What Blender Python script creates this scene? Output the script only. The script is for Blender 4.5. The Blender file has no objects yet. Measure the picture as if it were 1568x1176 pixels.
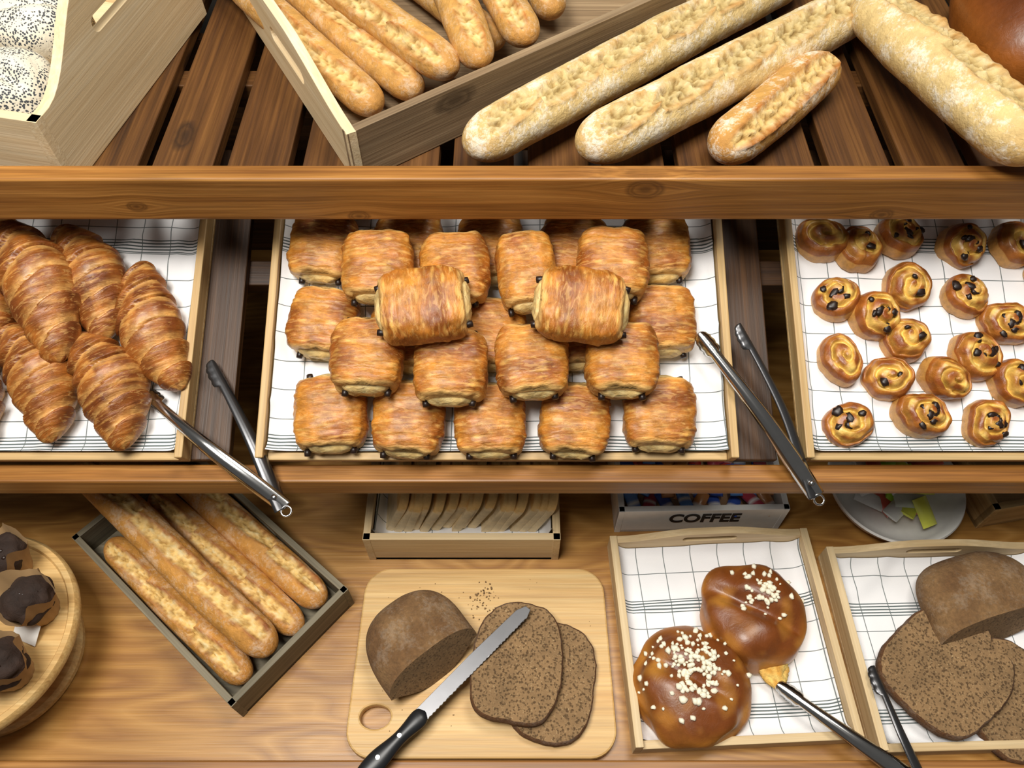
import bpy, bmesh, math, random
from mathutils import Vector, Matrix, noise
random.seed(7)
sc=bpy.context.scene
sc.view_settings.view_transform='Standard'
sc.view_settings.look='None'
sc.view_settings.exposure=0.0
V=Vector
def R(a,ax): return Matrix.Rotation(math.radians(a),4,ax)
def T(x,y,z): return Matrix.Translation((x,y,z))
def nz(x,y,z): return noise.noise(V((x,y,z)))
def clamp(x,a=0.,b=1.): return max(a,min(b,x))
def mix(a,b,t):
    t=clamp(t); return tuple(a[i]*(1-t)+b[i]*t for i in range(3))
def sst(a,b,x):
    t=clamp((x-a)/(b-a)); return t*t*(3-2*t)

# ------------------------------------------------------------ node helpers
class NT:
    def __init__(s,name):
        s.m=bpy.data.materials.new(name); s.m.use_nodes=True
        s.t=s.m.node_tree; s.b=s.t.nodes['Principled BSDF']
    def n(s,typ,**kw):
        nd=s.t.nodes.new(typ)
        for k,v in kw.items(): setattr(nd,k,v)
        return nd
    def l(s,a,b): s.t.links.new(a,b)
    def inp(s,sock,v):
        if isinstance(v,bpy.types.NodeSocket): s.l(v,sock)
        else: sock.default_value=v
    def math(s,op,a,b=0.,c=None,cl=False):
        nd=s.n('ShaderNodeMath',operation=op,use_clamp=cl)
        s.inp(nd.inputs[0],a); s.inp(nd.inputs[1],b)
        if c is not None: s.inp(nd.inputs[2],c)
        return nd.outputs[0]
    def mixc(s,f,a,b,bt='MIX'):
        nd=s.n('ShaderNodeMix',data_type='RGBA',blend_type=bt)
        s.inp(nd.inputs[0],f)
        for k,v in ((6,a),(7,b)):
            if isinstance(v,tuple): v=(v[0],v[1],v[2],1)
            s.inp(nd.inputs[k],v)
        return nd.outputs[2]
    def noise(s,vec,scale,detail=3,rough=.5,dist=0.):
        nd=s.n('ShaderNodeTexNoise'); s.l(vec,nd.inputs['Vector'])
        nd.inputs['Scale'].default_value=scale; nd.inputs['Detail'].default_value=detail
        nd.inputs['Roughness'].default_value=rough; nd.inputs['Distortion'].default_value=dist
        return nd.outputs[0]
    def mapv(s,vec,scale,loc=(0,0,0)):
        nd=s.n('ShaderNodeMapping'); s.l(vec,nd.inputs[0])
        nd.inputs['Scale'].default_value=scale; nd.inputs['Location'].default_value=loc
        return nd.outputs[0]
    def ramp(s,f,stops):
        nd=s.n('ShaderNodeValToRGB'); s.l(f,nd.inputs[0])
        el=nd.color_ramp.elements
        while len(el)<len(stops): el.new(.5)
        for e,(p,c) in zip(el,stops):
            e.position=p; e.color=(c[0],c[1],c[2],1) if isinstance(c,tuple) else (c,c,c,1)
        return nd.outputs[0]
    def bump(s,h,st,d):
        nd=s.n('ShaderNodeBump'); s.l(h,nd.inputs['Height'])
        nd.inputs['Strength'].default_value=st; nd.inputs['Distance'].default_value=d
        s.l(nd.outputs[0],s.b.inputs['Normal'])
    def obj(s): return s.n('ShaderNodeTexCoord').outputs['Object']
    def attr(s,nm,out='Color'):
        return s.n('ShaderNodeAttribute',attribute_name=nm).outputs[out]
    def col(s,c): s.inp(s.b.inputs['Base Color'],c if not isinstance(c,tuple) else (c[0],c[1],c[2],1))
    def rough(s,r): s.inp(s.b.inputs['Roughness'],r)

def mat_plain(name,c,r=.5,metal=0.,coat=0.,trans=0.):
    n=NT(name); v=n.obj()
    f=n.noise(v,60,3)
    n.col(n.mixc(f,tuple(x*.88 for x in c),tuple(min(1,x*1.08) for x in c)))
    n.rough(r); n.b.inputs['Metallic'].default_value=metal
    n.b.inputs['Coat Weight'].default_value=coat
    n.b.inputs['Transmission Weight'].default_value=trans
    return n.m

def mat_wood(name,dark,mid,light,r=.5,knots=True,contrast=1.,ply=False,stripes=False,coat=0.,fine=1.,kn=(.05,.085,.10,.15),spots=()):
    n=NT(name); g=n.attr('G','Vector')
    kmask=None; gw=g
    if spots:
        sx=n.n('ShaderNodeSeparateXYZ'); n.l(g,sx.inputs[0]); dz=0.
        for cx,cz,rr in spots:
            dx=n.math('MULTIPLY',n.math('SUBTRACT',sx.outputs[0],cx),.62); dzz=n.math('SUBTRACT',sx.outputs[2],cz)
            d=n.math('SQRT',n.math('ADD',n.math('MULTIPLY',dx,dx),n.math('MULTIPLY',dzz,dzz)))
            d=n.math('DIVIDE',n.math('ADD',d,n.math('MULTIPLY',n.noise(g,90,2),.003)),rr)
            # grain flows round the knot
            fall=n.math('POWER',2.718,n.math('MULTIPLY',n.math('MULTIPLY',d,d),-.22))
            push=n.math('MULTIPLY',n.math('SIGN',dzz),n.math('MULTIPLY',fall,rr*.9))
            dz=n.math('SUBTRACT',dz,push)
            k=n.ramp(d,[(.25,.95),(.5,.35),(.62,.9),(.72,.5),(.8,.85),(1.,0.)])
            kmask=k if kmask is None else n.math('MAXIMUM',kmask,k)
        cb=n.n('ShaderNodeCombineXYZ'); n.l(sx.outputs[0],cb.inputs[0]); n.l(sx.outputs[1],cb.inputs[1]); n.l(n.math('ADD',sx.outputs[2],dz),cb.inputs[2]); gw=cb.outputs[0]
    a1=n.noise(n.mapv(gw,(.9,22*fine,22*fine)),2.0,5,.6,.4)
    a2=n.noise(n.mapv(gw,(1.6,75*fine,75*fine)),2.0,4,.6,.2)
    a=n.math('ADD',n.math('MULTIPLY',a1,.55),n.math('MULTIPLY',a2,.45))
    b=n.noise(n.mapv(gw,(6,300,300)),1.,3,.6)
    blot=n.noise(n.mapv(g,(2.,5,5)),1.5,3,.5)
    f=a
    if ply:
        w=n.noise(n.mapv(g,(1.6,5.5,5.5)),1.3,2,.5,.3)
        w2=n.math('PINGPONG',n.math('MULTIPLY',w,16.),.5)
        f=n.math('ADD',n.math('MULTIPLY',a,.75),n.math('MULTIPLY',w2,.35))
    c=n.ramp(f,[(.33,dark),(.5,mid),(.66,light)])
    c=n.mixc(.6*contrast,c,n.ramp(b,[(.3,.5),(.62,1.08)]),'MULTIPLY')
    c=n.mixc(.5*contrast,c,n.ramp(blot,[(.3,.6),(.7,1.15)]),'MULTIPLY')
    if stripes:
        sx=n.n('ShaderNodeSeparateXYZ'); n.l(g,sx.inputs[0])
        wn=n.n('ShaderNodeTexWhiteNoise',noise_dimensions='1D')
        n.l(n.math('FLOOR',n.math('DIVIDE',sx.outputs[1],.02)),wn.inputs['W'])
        c=n.mixc(.5,c,n.ramp(wn.outputs[0],[(0,.76),(1,1.)]),'MULTIPLY')
    if knots:
        vo=n.n('ShaderNodeTexVoronoi'); vo.inputs['Scale'].default_value=1.
        vo.inputs['Randomness'].default_value=.9
        n.l(n.mapv(g,(3.0,7.,7.),(.3,.2,.1)),vo.inputs['Vector'])
        d=n.math('ADD',vo.outputs['Distance'],n.math('MULTIPLY',n.noise(g,60,2),.05))
        k=n.ramp(d,[(kn[0],.9),(kn[1],.55),(kn[2],.85),(kn[3],0.)])
        c=n.mixc(k,c,tuple(x*.5 for x in dark))
    if kmask is not None: c=n.mixc(n.math('MULTIPLY',kmask,.8),c,tuple(x*.45 for x in dark))
    n.col(c); n.rough(n.math('ADD',r-.08,n.math('MULTIPLY',b,.2)))
    n.b.inputs['Coat Weight'].default_value=coat
    n.b.inputs['Coat Roughness'].default_value=.3
    n.bump(n.math('ADD',b,n.math('MULTIPLY',a,.4)),.25,.0015)
    return n.m

def mat_bread(name,r=.6,mott=.35,mscale=35,bumpd=.001,bscale=160,flour=0.,aniso=None,coat=0.,speck=None,flscale=95,flake=0.):
    n=NT(name); o=n.obj(); c=n.attr('Col')
    f=n.noise(o,mscale,6,.66)
    c=n.mixc(mott,c,n.ramp(f,[(.30,.35),(.64,1.3)]),'MULTIPLY')
    bv=o
    if aniso: bv=n.mapv(o,aniso)
    h=n.noise(bv,bscale,6,.62,.6)
    if flake>0:
        fv=n.noise(bv,bscale*1.7,4,.6,1.5)
        c=n.mixc(n.math('MULTIPLY',n.ramp(fv,[(.54,0.),(.62,1.)]),flake*.8),c,(.78,.46,.15))
        c=n.mixc(n.math('MULTIPLY',n.ramp(fv,[(.34,1.),(.44,0.)]),flake),c,(.20,.055,.008))
    if flour>0:
        fl=n.math('ADD',n.math('MULTIPLY',n.noise(o,flscale*.35,3,.5),.5),n.math('MULTIPLY',n.noise(o,flscale*2,5,.7,.3),.5))
        m=n.math('MULTIPLY',n.ramp(fl,[(.49,0.),(.61,1.)]),n.math('MULTIPLY',n.attr('Col','Alpha'),flour))
        c=n.mixc(m,c,(.92,.87,.74))
    if speck:
        vo=n.n('ShaderNodeTexVoronoi'); n.l(o,vo.inputs['Vector']); vo.inputs['Scale'].default_value=speck
        big=n.noise(o,30,2)
        m=n.math('LESS_THAN',vo.outputs['Distance'],n.math('MULTIPLY',n.ramp(big,[(.30,.35),(.50,1.)]),.45))
        c=n.mixc(m,c,(.055,.06,.07))
    n.col(c)
    n.bump(h,.9,bumpd)
    n.rough(n.math('ADD',r-.1,n.math('MULTIPLY',h,.28)))
    n.b.inputs['Coat Weight'].default_value=coat
    n.b.inputs['Coat Roughness'].default_value=.2
    return n.m

def mat_crumb(name,c1,c2,scale=230):
    n=NT(name); o=n.obj()
    vo=n.n('ShaderNodeTexVoronoi'); n.l(o,vo.inputs['Vector']); vo.inputs['Scale'].default_value=scale
    h=n.noise(o,scale*.9,5,.75)
    hole=n.ramp(n.math('ADD',n.math('MULTIPLY',vo.outputs['Distance'],.35),n.math('MULTIPLY',h,.9)),[(.42,0.),(.58,1.)])
    c=n.mixc(hole,c2,c1)
    sp=n.noise(o,420,2); c=n.mixc(n.ramp(sp,[(.62,0.),(.70,.5)]),c,(.52,.38,.20))
    c=n.mixc(.5,c,n.ramp(n.noise(o,40,5),[(.3,.5),(.65,1.2)]),'MULTIPLY')
    n.col(c); n.rough(.95); n.bump(hole,.9,.0015)
    return n.m

def mat_cloth(name,pitch,bands,ox=0.,oy=0.):
    n=NT(name); g=n.attr('G','Vector'); s=n.n('ShaderNodeSeparateXYZ'); n.l(g,s.inputs[0])
    x=n.math('ADD',s.outputs[0],ox+10*pitch); y=n.math('ADD',s.outputs[1],oy+10*pitch)
    lx=n.math('LESS_THAN',n.math('PINGPONG',x,pitch/2),.0007)
    ly=n.math('LESS_THAN',n.math('PINGPONG',y,pitch/2),.0007)
    m=n.math('MULTIPLY',n.math('MAXIMUM',lx,ly),.82)
    for b in bands:
        d=n.math('SUBTRACT',s.outputs[1],b)
        ins=n.math('LESS_THAN',n.math('ABSOLUTE',d),.0105)
        st=n.math('LESS_THAN',n.math('PINGPONG',n.math('ADD',d,.5),.0025),.0011)
        m=n.math('MAXIMUM',m,n.math('MULTIPLY',n.math('MULTIPLY',ins,st),.92))
    w=n.noise(g,1400,1)
    base=n.mixc(w,(.81,.81,.83),(.91,.91,.92))
    n.col(n.mixc(m,base,(.045,.075,.075)))
    n.rough(.9); n.bump(w,.3,.0006)
    return n.m

# ------------------------------------------------------------ mesh builder
class MB:
    def __init__(s): s.v=[];s.f=[];s.mi=[];s.c=[];s.g=[]
    def add(s,verts,faces,mi=0,cols=None,gs=None,M=None):
        o=len(s.v)
        for i,p in enumerate(verts):
            p=V(p); s.g.append(tuple(gs[i]) if gs else tuple(p))
            s.v.append(tuple(M@p) if M is not None else tuple(p))
            c=cols[i] if cols else (1,1,1)
            s.c.append((c[0],c[1],c[2],c[3] if len(c)>3 else 1.))
        for f in faces: s.f.append([k+o for k in f]); s.mi.append(mi)
    def box(s,x0,x1,y0,y1,z0,z1,mi=0,M=None,axis=0,off=None):
        vs=[(x,y,z) for x in (x0,x1) for y in (y0,y1) for z in (z0,z1)]
        fs=[(0,1,3,2),(4,6,7,5),(0,4,5,1),(2,3,7,6),(0,2,6,4),(1,5,7,3)]
        off=off or (random.random()*9,random.random()*9,random.random()*9)
        perm={0:(0,1,2),1:(1,0,2),2:(2,1,0)}[axis]
        gs=[tuple(p[perm[k]]+off[k] for k in range(3)) for p in vs]
        s.add(vs,fs,mi,None,gs,M)
    def rings(s,rg,mi=0,cols=None,M=None,cap=True,close=True):
        n=len(rg[0]); vs=[p for r in rg for p in r]; fs=[]
        cl=[c for r in cols for c in r] if cols else None
        for i in range(len(rg)-1):
            for j in range(n if close else n-1):
                k=(j+1)%n
                fs.append((i*n+j,i*n+k,(i+1)*n+k,(i+1)*n+j))
        if cap:
            fs.append(tuple(reversed(range(n)))); fs.append(tuple((len(rg)-1)*n+j for j in range(n)))
        s.add(vs,fs,mi,cl,None,M)
    def lathe(s,prof,mi=0,n=48,M=None,col=(1,1,1),cap=True):
        s.rings([[(r*math.cos(6.28318*j/n),r*math.sin(6.28318*j/n),z) for j in range(n)] for r,z in prof],mi,[[col]*n for _ in prof],M,cap)
    def ico(s,c,r,mi=0,col=(1,1,1),M=None,jit=0.,sub=1,sq=(1,1,1)):
        bm=bmesh.new(); bmesh.ops.create_icosphere(bm,subdivisions=sub,radius=1.)
        bm.verts.ensure_lookup_table()
        vs=[]
        for v in bm.verts:
            k=1+random.uniform(-jit,jit)
            vs.append((c[0]+v.co.x*r*sq[0]*k,c[1]+v.co.y*r*sq[1]*k,c[2]+v.co.z*r*sq[2]*k))
        fs=[tuple(q.index for q in f.verts) for f in bm.faces]; bm.free()
        s.add(vs,fs,mi,[col]*len(vs),None,M)
    def shape(s,outer,holes,th,mi=0,M=None,bev=.0008,axis=0):
        cu=bpy.data.curves.new('tmp','CURVE'); cu.dimensions='2D'; cu.fill_mode='BOTH'
        cu.extrude=th/2-bev; cu.bevel_depth=bev; cu.bevel_resolution=1
        if bev>0: cu.offset=-bev
        for pts in [outer]+holes:
            sp=cu.splines.new('POLY'); sp.points.add(len(pts)-1)
            for q,p in zip(sp.points,pts): q.co=(p[0],p[1],0,1)
            sp.use_cyclic_u=True
        ob=bpy.data.objects.new('tmp',cu); sc.collection.objects.link(ob)
        dg=bpy.context.evaluated_depsgraph_get()
        me=bpy.data.meshes.new_from_object(ob.evaluated_get(dg))
        vs=[tuple(v.co) for v in me.vertices]; fs=[tuple(p.vertices) for p in me.polygons]
        o=(random.random()*9,random.random()*9,0)
        gs=[(p[0]+o[0],p[1]+o[1],p[2]) if axis==0 else (p[1]+o[0],p[0]+o[1],p[2]) for p in vs]
        s.add(vs,fs,mi,None,gs,M)
        bpy.data.objects.remove(ob); bpy.data.curves.remove(cu); bpy.data.meshes.remove(me)
    def build(s,name,mats,M=None,smooth=True,bevel=0.,parent=None,angle=None):
        me=bpy.data.meshes.new(name); me.from_pydata(s.v,[],s.f)
        for m in mats: me.materials.append(m)
        me.polygons.foreach_set('material_index',s.mi)
        me.polygons.foreach_set('use_smooth',[smooth]*len(s.f))
        a=me.color_attributes.new('Col','FLOAT_COLOR','POINT')
        a.data.foreach_set('color',[x for c in s.c for x in c])
        g=me.attributes.new('G','FLOAT_VECTOR','POINT')
        g.data.foreach_set('vector',[x for c in s.g for x in c])
        me.update()
        ob=bpy.data.objects.new(name,me); sc.collection.objects.link(ob)
        if M is not None: ob.matrix_world=M
        if parent: ob.parent=parent
        if angle is not None:
            me.set_sharp_from_angle(angle=math.radians(angle))
        if bevel>0:
            b=ob.modifiers.new('b','BEVEL'); b.width=bevel; b.segments=2; b.limit_method='ANGLE'; b.angle_limit=math.radians(50)
        return ob
def inst(ob,M,name=None):
    o=bpy.data.objects.new(name or ob.name.split('.')[0],ob.data); sc.collection.objects.link(o); o.matrix_world=M
    return o

# ------------------------------------------------------------ materials
RAILK=[(1.33+.172,.4+1.021,.019),(1.33-.205,.4+.975,.012),(1.33-.496,.4+.992,.011),(1.33+.494,.4+.977,.013),(1.33-.82,.4+1.0,.012),(1.33+.9,.4+1.0,.012)]
m_railtop=mat_wood('top_rail_stained_pine',(.18,.064,.011),(.34,.140,.026),(.52,.245,.058),.45,False,1.,coat=.12,spots=RAILK)
m_rail=mat_wood('rail_stained_pine',(.18,.064,.011),(.33,.135,.025),(.50,.235,.055),.45,True,1.,coat=.12,kn=(.05,.08,.09,.14))
m_slat=mat_wood('slat_dark_stain',(.040,.014,.0035),(.105,.040,.008),(.19,.080,.018),.5,True,.8,coat=.05)
m_slat2=mat_wood('slat_darker_tone',(.02,.008,.003),(.055,.022,.006),(.11,.046,.012),.5,True,.8)  # darker tone of the slat wood, for middle shelf and back panel
m_ply=mat_wood('bottom_plywood',(.29,.125,.026),(.42,.205,.046),(.56,.30,.085),.40,False,.5,ply=True,coat=.25,fine=.6)
m_pale=mat_wood('pale_wood',(.68,.51,.29),(.79,.63,.39),(.86,.73,.50),.55,False,.35)
m_crateb=mat_wood('crate_brown_wood',(.17,.11,.06),(.28,.19,.105),(.40,.29,.17),.6,True,.8)
m_greywood=mat_wood('grey_wood',(.10,.085,.05),(.18,.15,.095),(.27,.23,.15),.6,False,.9)
m_traywood=mat_wood('tray_wood',(.44,.26,.10),(.56,.37,.155),(.67,.48,.235),.5,False,.6)
m_traywood2=mat_wood('cream_tray_wood',(.54,.37,.18),(.65,.48,.26),(.73,.57,.34),.55,False,.4)
m_board=mat_wood('bamboo_board',(.58,.33,.11),(.70,.44,.165),(.80,.56,.25),.45,False,.6,stripes=True)
m_white=mat_plain('white_paint',(.84,.83,.80),.5)
m_wall=mat_plain('dark_wall',(.03,.025,.02),.9)
m_floor=mat_wood('floor_boards',(.06,.03,.012),(.10,.05,.02),(.14,.07,.03),.5,False)
m_bagw=mat_bread('white_baguette_crust',.75,.30,60,.0025,130,flour=.72)
m_bagg=mat_bread('golden_baguette_crust',.62,.4,60,.002,130,flour=.25)
m_glaze=mat_bread('glazed_pastry',.42,.7,38,.0045,26,aniso=(1,4.0,1),coat=.12,flake=.42)
m_crois=mat_bread('croissant_crust',.38,.6,55,.0030,28,aniso=(4.5,1,1),coat=.15,flake=.4)
m_mini=mat_bread('raisin_pastry_crust',.36,.55,75,.0022,80,coat=.22)
m_bun=mat_bread('brioche_crust',.36,.4,28,.0012,60,coat=.2)
m_rye=mat_bread('rye_crust',.9,.45,150,.0020,260,flour=.08)
m_poppy=mat_bread('poppy_crust',.7,.25,40,.001,150,speck=310)
m_ryecr=mat_crumb('rye_crumb',(.25,.15,.068),(.13,.070,.028))
m_choc=mat_plain('chocolate',(.018,.008,.005),.4)
m_sugar=mat_plain('pearl_sugar',(.90,.84,.66),.6)
m_steel=mat_plain('polished_steel',(.66,.66,.66),.16,1.)
m_dksteel_refl=mat_plain('dark_steel_and_reflection',(.10,.10,.105),.3,.85)  # knife blade colour; on the tongs it paints in dark reflections
m_blk=mat_plain('black_plastic',(.012,.013,.015),.38)
m_paper=mat_plain('kraft_paper',(.48,.30,.14),.8)
m_muff=mat_bread('muffin_crust',.8,.5,70,.003,90)
m_toast=mat_bread('toast_crust',.7,.3,50,.001,150)
m_torn=mat_bread('torn_crumb',.8,.5,120,.003,180)

# ------------------------------------------------------------ room and rack
b=MB(); b.box(-3,3,-2.5,1.6,-.05,0,axis=0); b.build('floor',[m_floor],smooth=False)
b=MB(); b.box(-3,3,1.6,1.7,0,3.2); b.build('wall_back',[m_wall],smooth=False)
SH=T(0,.525,.733)@R(20,'X')
rack=bpy.data.objects.new('bakery_display_rack',None); sc.collection.objects.link(rack)
def part(b,name,mats,**k):
    return b.build(name,mats,parent=rack,smooth=False,**k)
b=MB(); b.box(-1.15,1.15,.796,.824,.968,1.038,off=(1.33,.2,.4)); part(b,'top_rail',[m_railtop],bevel=.003)
b=MB(); b.box(-1.15,1.15,.525,.553,.695,.733,off=(3.1,.5,.2)); part(b,'middle_rail',[m_rail],bevel=.003)
b=MB(); b.box(-1.15,1.15,.186,.214,.40,.472,off=(5.,.7,.1)); part(b,'bottom_rail',[m_rail],bevel=.003)
b=MB()
x=-1.09
while x<1.1:
    b.box(x-.0425,x+.0425,.824,1.5,.965,.985,axis=1); x+=.105
part(b,'top_slats',[m_slat],bevel=.002)
b=MB(); b.box(-1.15,1.15,1.1,1.14,.925,.965); b.box(-1.15,1.15,1.42,1.46,.925,.965); part(b,'top_crossbars',[m_slat],bevel=.002)
b=MB(); x=-1.145
while x<1.1:
    b.box(x+.0225,x+.0875,.03,.52,-.016,0,axis=1,M=SH); x+=.11
part(b,'middle_slats',[m_slat2],bevel=.002)
b=MB(); b.box(-1.15,1.15,.30,.34,-.05,-.016,M=SH); b.box(-1.15,1.15,.48,.52,-.05,-.016,M=SH); part(b,'middle_crossbars',[m_slat2],bevel=.002)
b=MB(); b.box(-1.15,1.15,.214,1.25,.43,.45,off=(2.2,3.1,0)); part(b,'bottom_panel',[m_ply])
b=MB(); b.box(-1.15,1.15,1.25,1.27,.43,.95); part(b,'back_panel',[m_slat2])
b=MB()
for sx in (-1.19,1.15):
    for y0 in (.186,.80,1.42): b.box(sx,sx+.04,y0,y0+.045,0,1.05 if y0>.3 else .72,axis=2)
    b.box(sx,sx+.04,.186,1.46,.40,.45,axis=1)
part(b,'side_posts',[m_rail],bevel=.003)

# ------------------------------------------------------------ boxes / crates
def arch(L,h,H,s0=.02,s1=.42):
    pts=[(0,0),(L,0),(L,h)]
    N=28
    for i in range(N+1):
        u=1-i/N
        k=sst(s0,s1,u)*sst(s0,s1,1-u)
        pts.append((u*L,h+(H-h)*k))
    pts.append((0,h))
    out=[]
    for p in pts:
        if not out or (V(p)-V(out[-1])).length>1e-4: out.append(p)
    return out
def slot(cx,cy,w,h):
    p=[]
    for i in range(9):
        a=-math.pi/2+math.pi*i/8; p.append((cx+w/2-h/2+h/2*math.cos(a),cy+h/2*math.sin(a)))
    for i in range(9):
        a=math.pi/2+math.pi*i/8; p.append((cx-w/2+h/2+h/2*math.cos(a),cy+h/2*math.sin(a)))
    return p[::-1]
def rect(L,h): return [(0,0),(L,0),(L,h),(0,h)]
def wallM(p,d,inw,th):
    d=V((d[0],d[1],0)).normalized(); up=V((0,0,1)); zc=d.cross(up)
    o=V(p)+V((inw[0],inw[1],0)).normalized()*th/2
    return Matrix(((d.x,up.x,zc.x,o.x),(d.y,up.y,zc.y,o.y),(d.z,up.z,zc.z,o.z),(0,0,0,1)))
def crate(name,c,aA,LA,aB,LB,z,h,H,th,mats,slotsB=True,hA=None,sl=None,sw=.10,su=.5,arc=(.02,.42)):
    dA=V((math.cos(math.radians(aA)),math.sin(math.radians(aA)),0)); dB=V((math.cos(math.radians(aB)),math.sin(math.radians(aB)),0))
    c=V((c[0],c[1],z)); hA=hA or h; b=MB()
    b.shape(rect(LA,hA),[],th,0,wallM(c,dA,dB,th))
    b.shape(rect(LA,hA),[],th,0,wallM(c+dB*(LB-th),dA,dB,th))
    mi=1 if len(mats)>1 else 0
    out=arch(LB,h,H,*arc) if H>h else rect(LB,h)
    s=[slot(LB*su,sl if sl else H-.028,sw,.022)] if slotsB else []
    for q in (c,c+dA*(LA-th)):
        b.shape(out,s,th,mi,wallM(q-dB*.0006,dB,dA,th))
    fl=[c+dA*LA*i+dB*LB*j for i,j in ((0,0),(1,0),(1,1),(0,1))]
    o=[(p.x,p.y) for p in fl]
    if (fl[1]-fl[0]).cross(fl[2]-fl[0]).z<0: o=o[::-1]
    b.shape(o,[],.008,0,T(0,0,z+.0045),bev=.0005)
    return b.build(name,mats,smooth=False)
crate('baguette_crate',(-.212,.846),37,.62,119,.55,.986,.082,.112,.014,[m_crateb,m_pale],sl=.062,sw=.14,su=.43)
crate('bread_roll_crate',(-.593,.836),168,.45,79,.44,.986,.108,.205,.015,[m_pale],sl=.135,arc=(.06,.46))
crate('baguette_tray_crate',(-.405,.277),50,.23,140,.41,.4505,.062,.062,.010,[m_greywood],slotsB=True,sl=.040,sw=.07)
def tray_mid(name,x0,x1,s1=.43):
    b=MB(); s0=.028; th=.011
    b.box(x0,x1,s0,s1,.0005,.007,axis=0)
    b.box(x0,x0+th,s0,s1,.0072,.034,axis=1); b.box(x1-th,x1,s0,s1,.0072,.034,axis=1)
    b.box(x0+th+.0005,x1-th-.0005,s0,s0+th,.0072,.014,axis=0); b.box(x0+th+.0005,x1-th-.0005,s1-th,s1,.0072,.034,axis=0)
    return b.build(name,[m_traywood],M=SH,smooth=False,bevel=.0015)
tray_mid('pastry_tray',-1.09,-.450); tray_mid('pastry_tray',-.351,.310); tray_mid('pastry_tray',.402,1.09)
def cloth(name,x0,x1,y0,y1,z,mat,M,lip=.012,seed=0,wr=1.):
    b=MB(); nx=max(30,int((x1-x0)/.007)); ny=max(30,int((y1-y0)/.007)); vs=[];fs=[];gs=[]
    for j in range(ny+1):
        for i in range(nx+1):
            x=x0+(x1-x0)*i/nx; y=y0+(y1-y0)*j/ny
            h=.0016*(1+nz(x*14+seed,y*14,seed))+.0012*(1+nz(x*40,y*25+seed,3))
            ridge=abs(nz(x*6+seed*3,y*9,seed+4)); h+=.004*wr*max(0,1-ridge*9)
            ex=min(x-x0,x1-x); ey=min(y-y0,y1-y)
            k=lip*(max(0,1-ex/.018)**2)+lip*.7*(max(0,1-ey/.016)**2)
            vs.append((x,y,z+h+k)); gs.append((x+.003*nz(x*5,y*5,seed),y+.004*nz(x*6,y*4,seed+9),0))
    for j in range(ny):
        for i in range(nx):
            a=j*(nx+1)+i; fs.append((a,a+1,a+nx+2,a+nx+1))
    b.add(vs,fs,0,None,gs); o=b.build(name,[mat],M=M)
    return o
m_cl1=mat_cloth('checked_cloth_mid',.0425,[.052,.352])
m_cl2=mat_cloth('checked_cloth_low',.045,[.05,.215])
cloth('tray_cloth',-1.075,-.463,.040,.415,.0075,m_cl1,SH,seed=1)
cloth('tray_cloth',-.338,.297,.040,.415,.0075,m_cl1,SH,seed=2)
cloth('tray_cloth',.415,1.075,.040,.415,.0075,m_cl1,SH,seed=3)
def low_tray(name,c,ang,W,D):
    M=T(c[0],c[1],.4505)@R(ang,'Z'); b=MB(); th=.012
    b.box(0,W,0,D,0,.007)
    b.box(0,th,0,D,.007,.045,axis=1); b.box(W-th,W,0,D,.007,.045,axis=1)
    b.box(th,W-th,0,th,.007,.030)
    k=Matrix(((1,0,0,th),(0,0,-1,D-th/2),(0,1,0,.007),(0,0,0,1)))
    b.shape(arch(W-2*th,.036,.056),[slot(W/2-th,.037,.09,.014)],th,0,k)
    o=b.build(name,[m_traywood2],M=M,smooth=False,bevel=.001)
    cloth('tray_cloth',th+.001,W-th-.001,th+.001,D-th-.001,.0075,m_cl2,M,lip=.014,seed=c[0]*10,wr=1.5)
    return o
low_tray('bread_tray',(.176,.226),2.5,.330,.325)
low_tray('bread_tray',(.524,.222),1.5,.35,.31)

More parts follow.
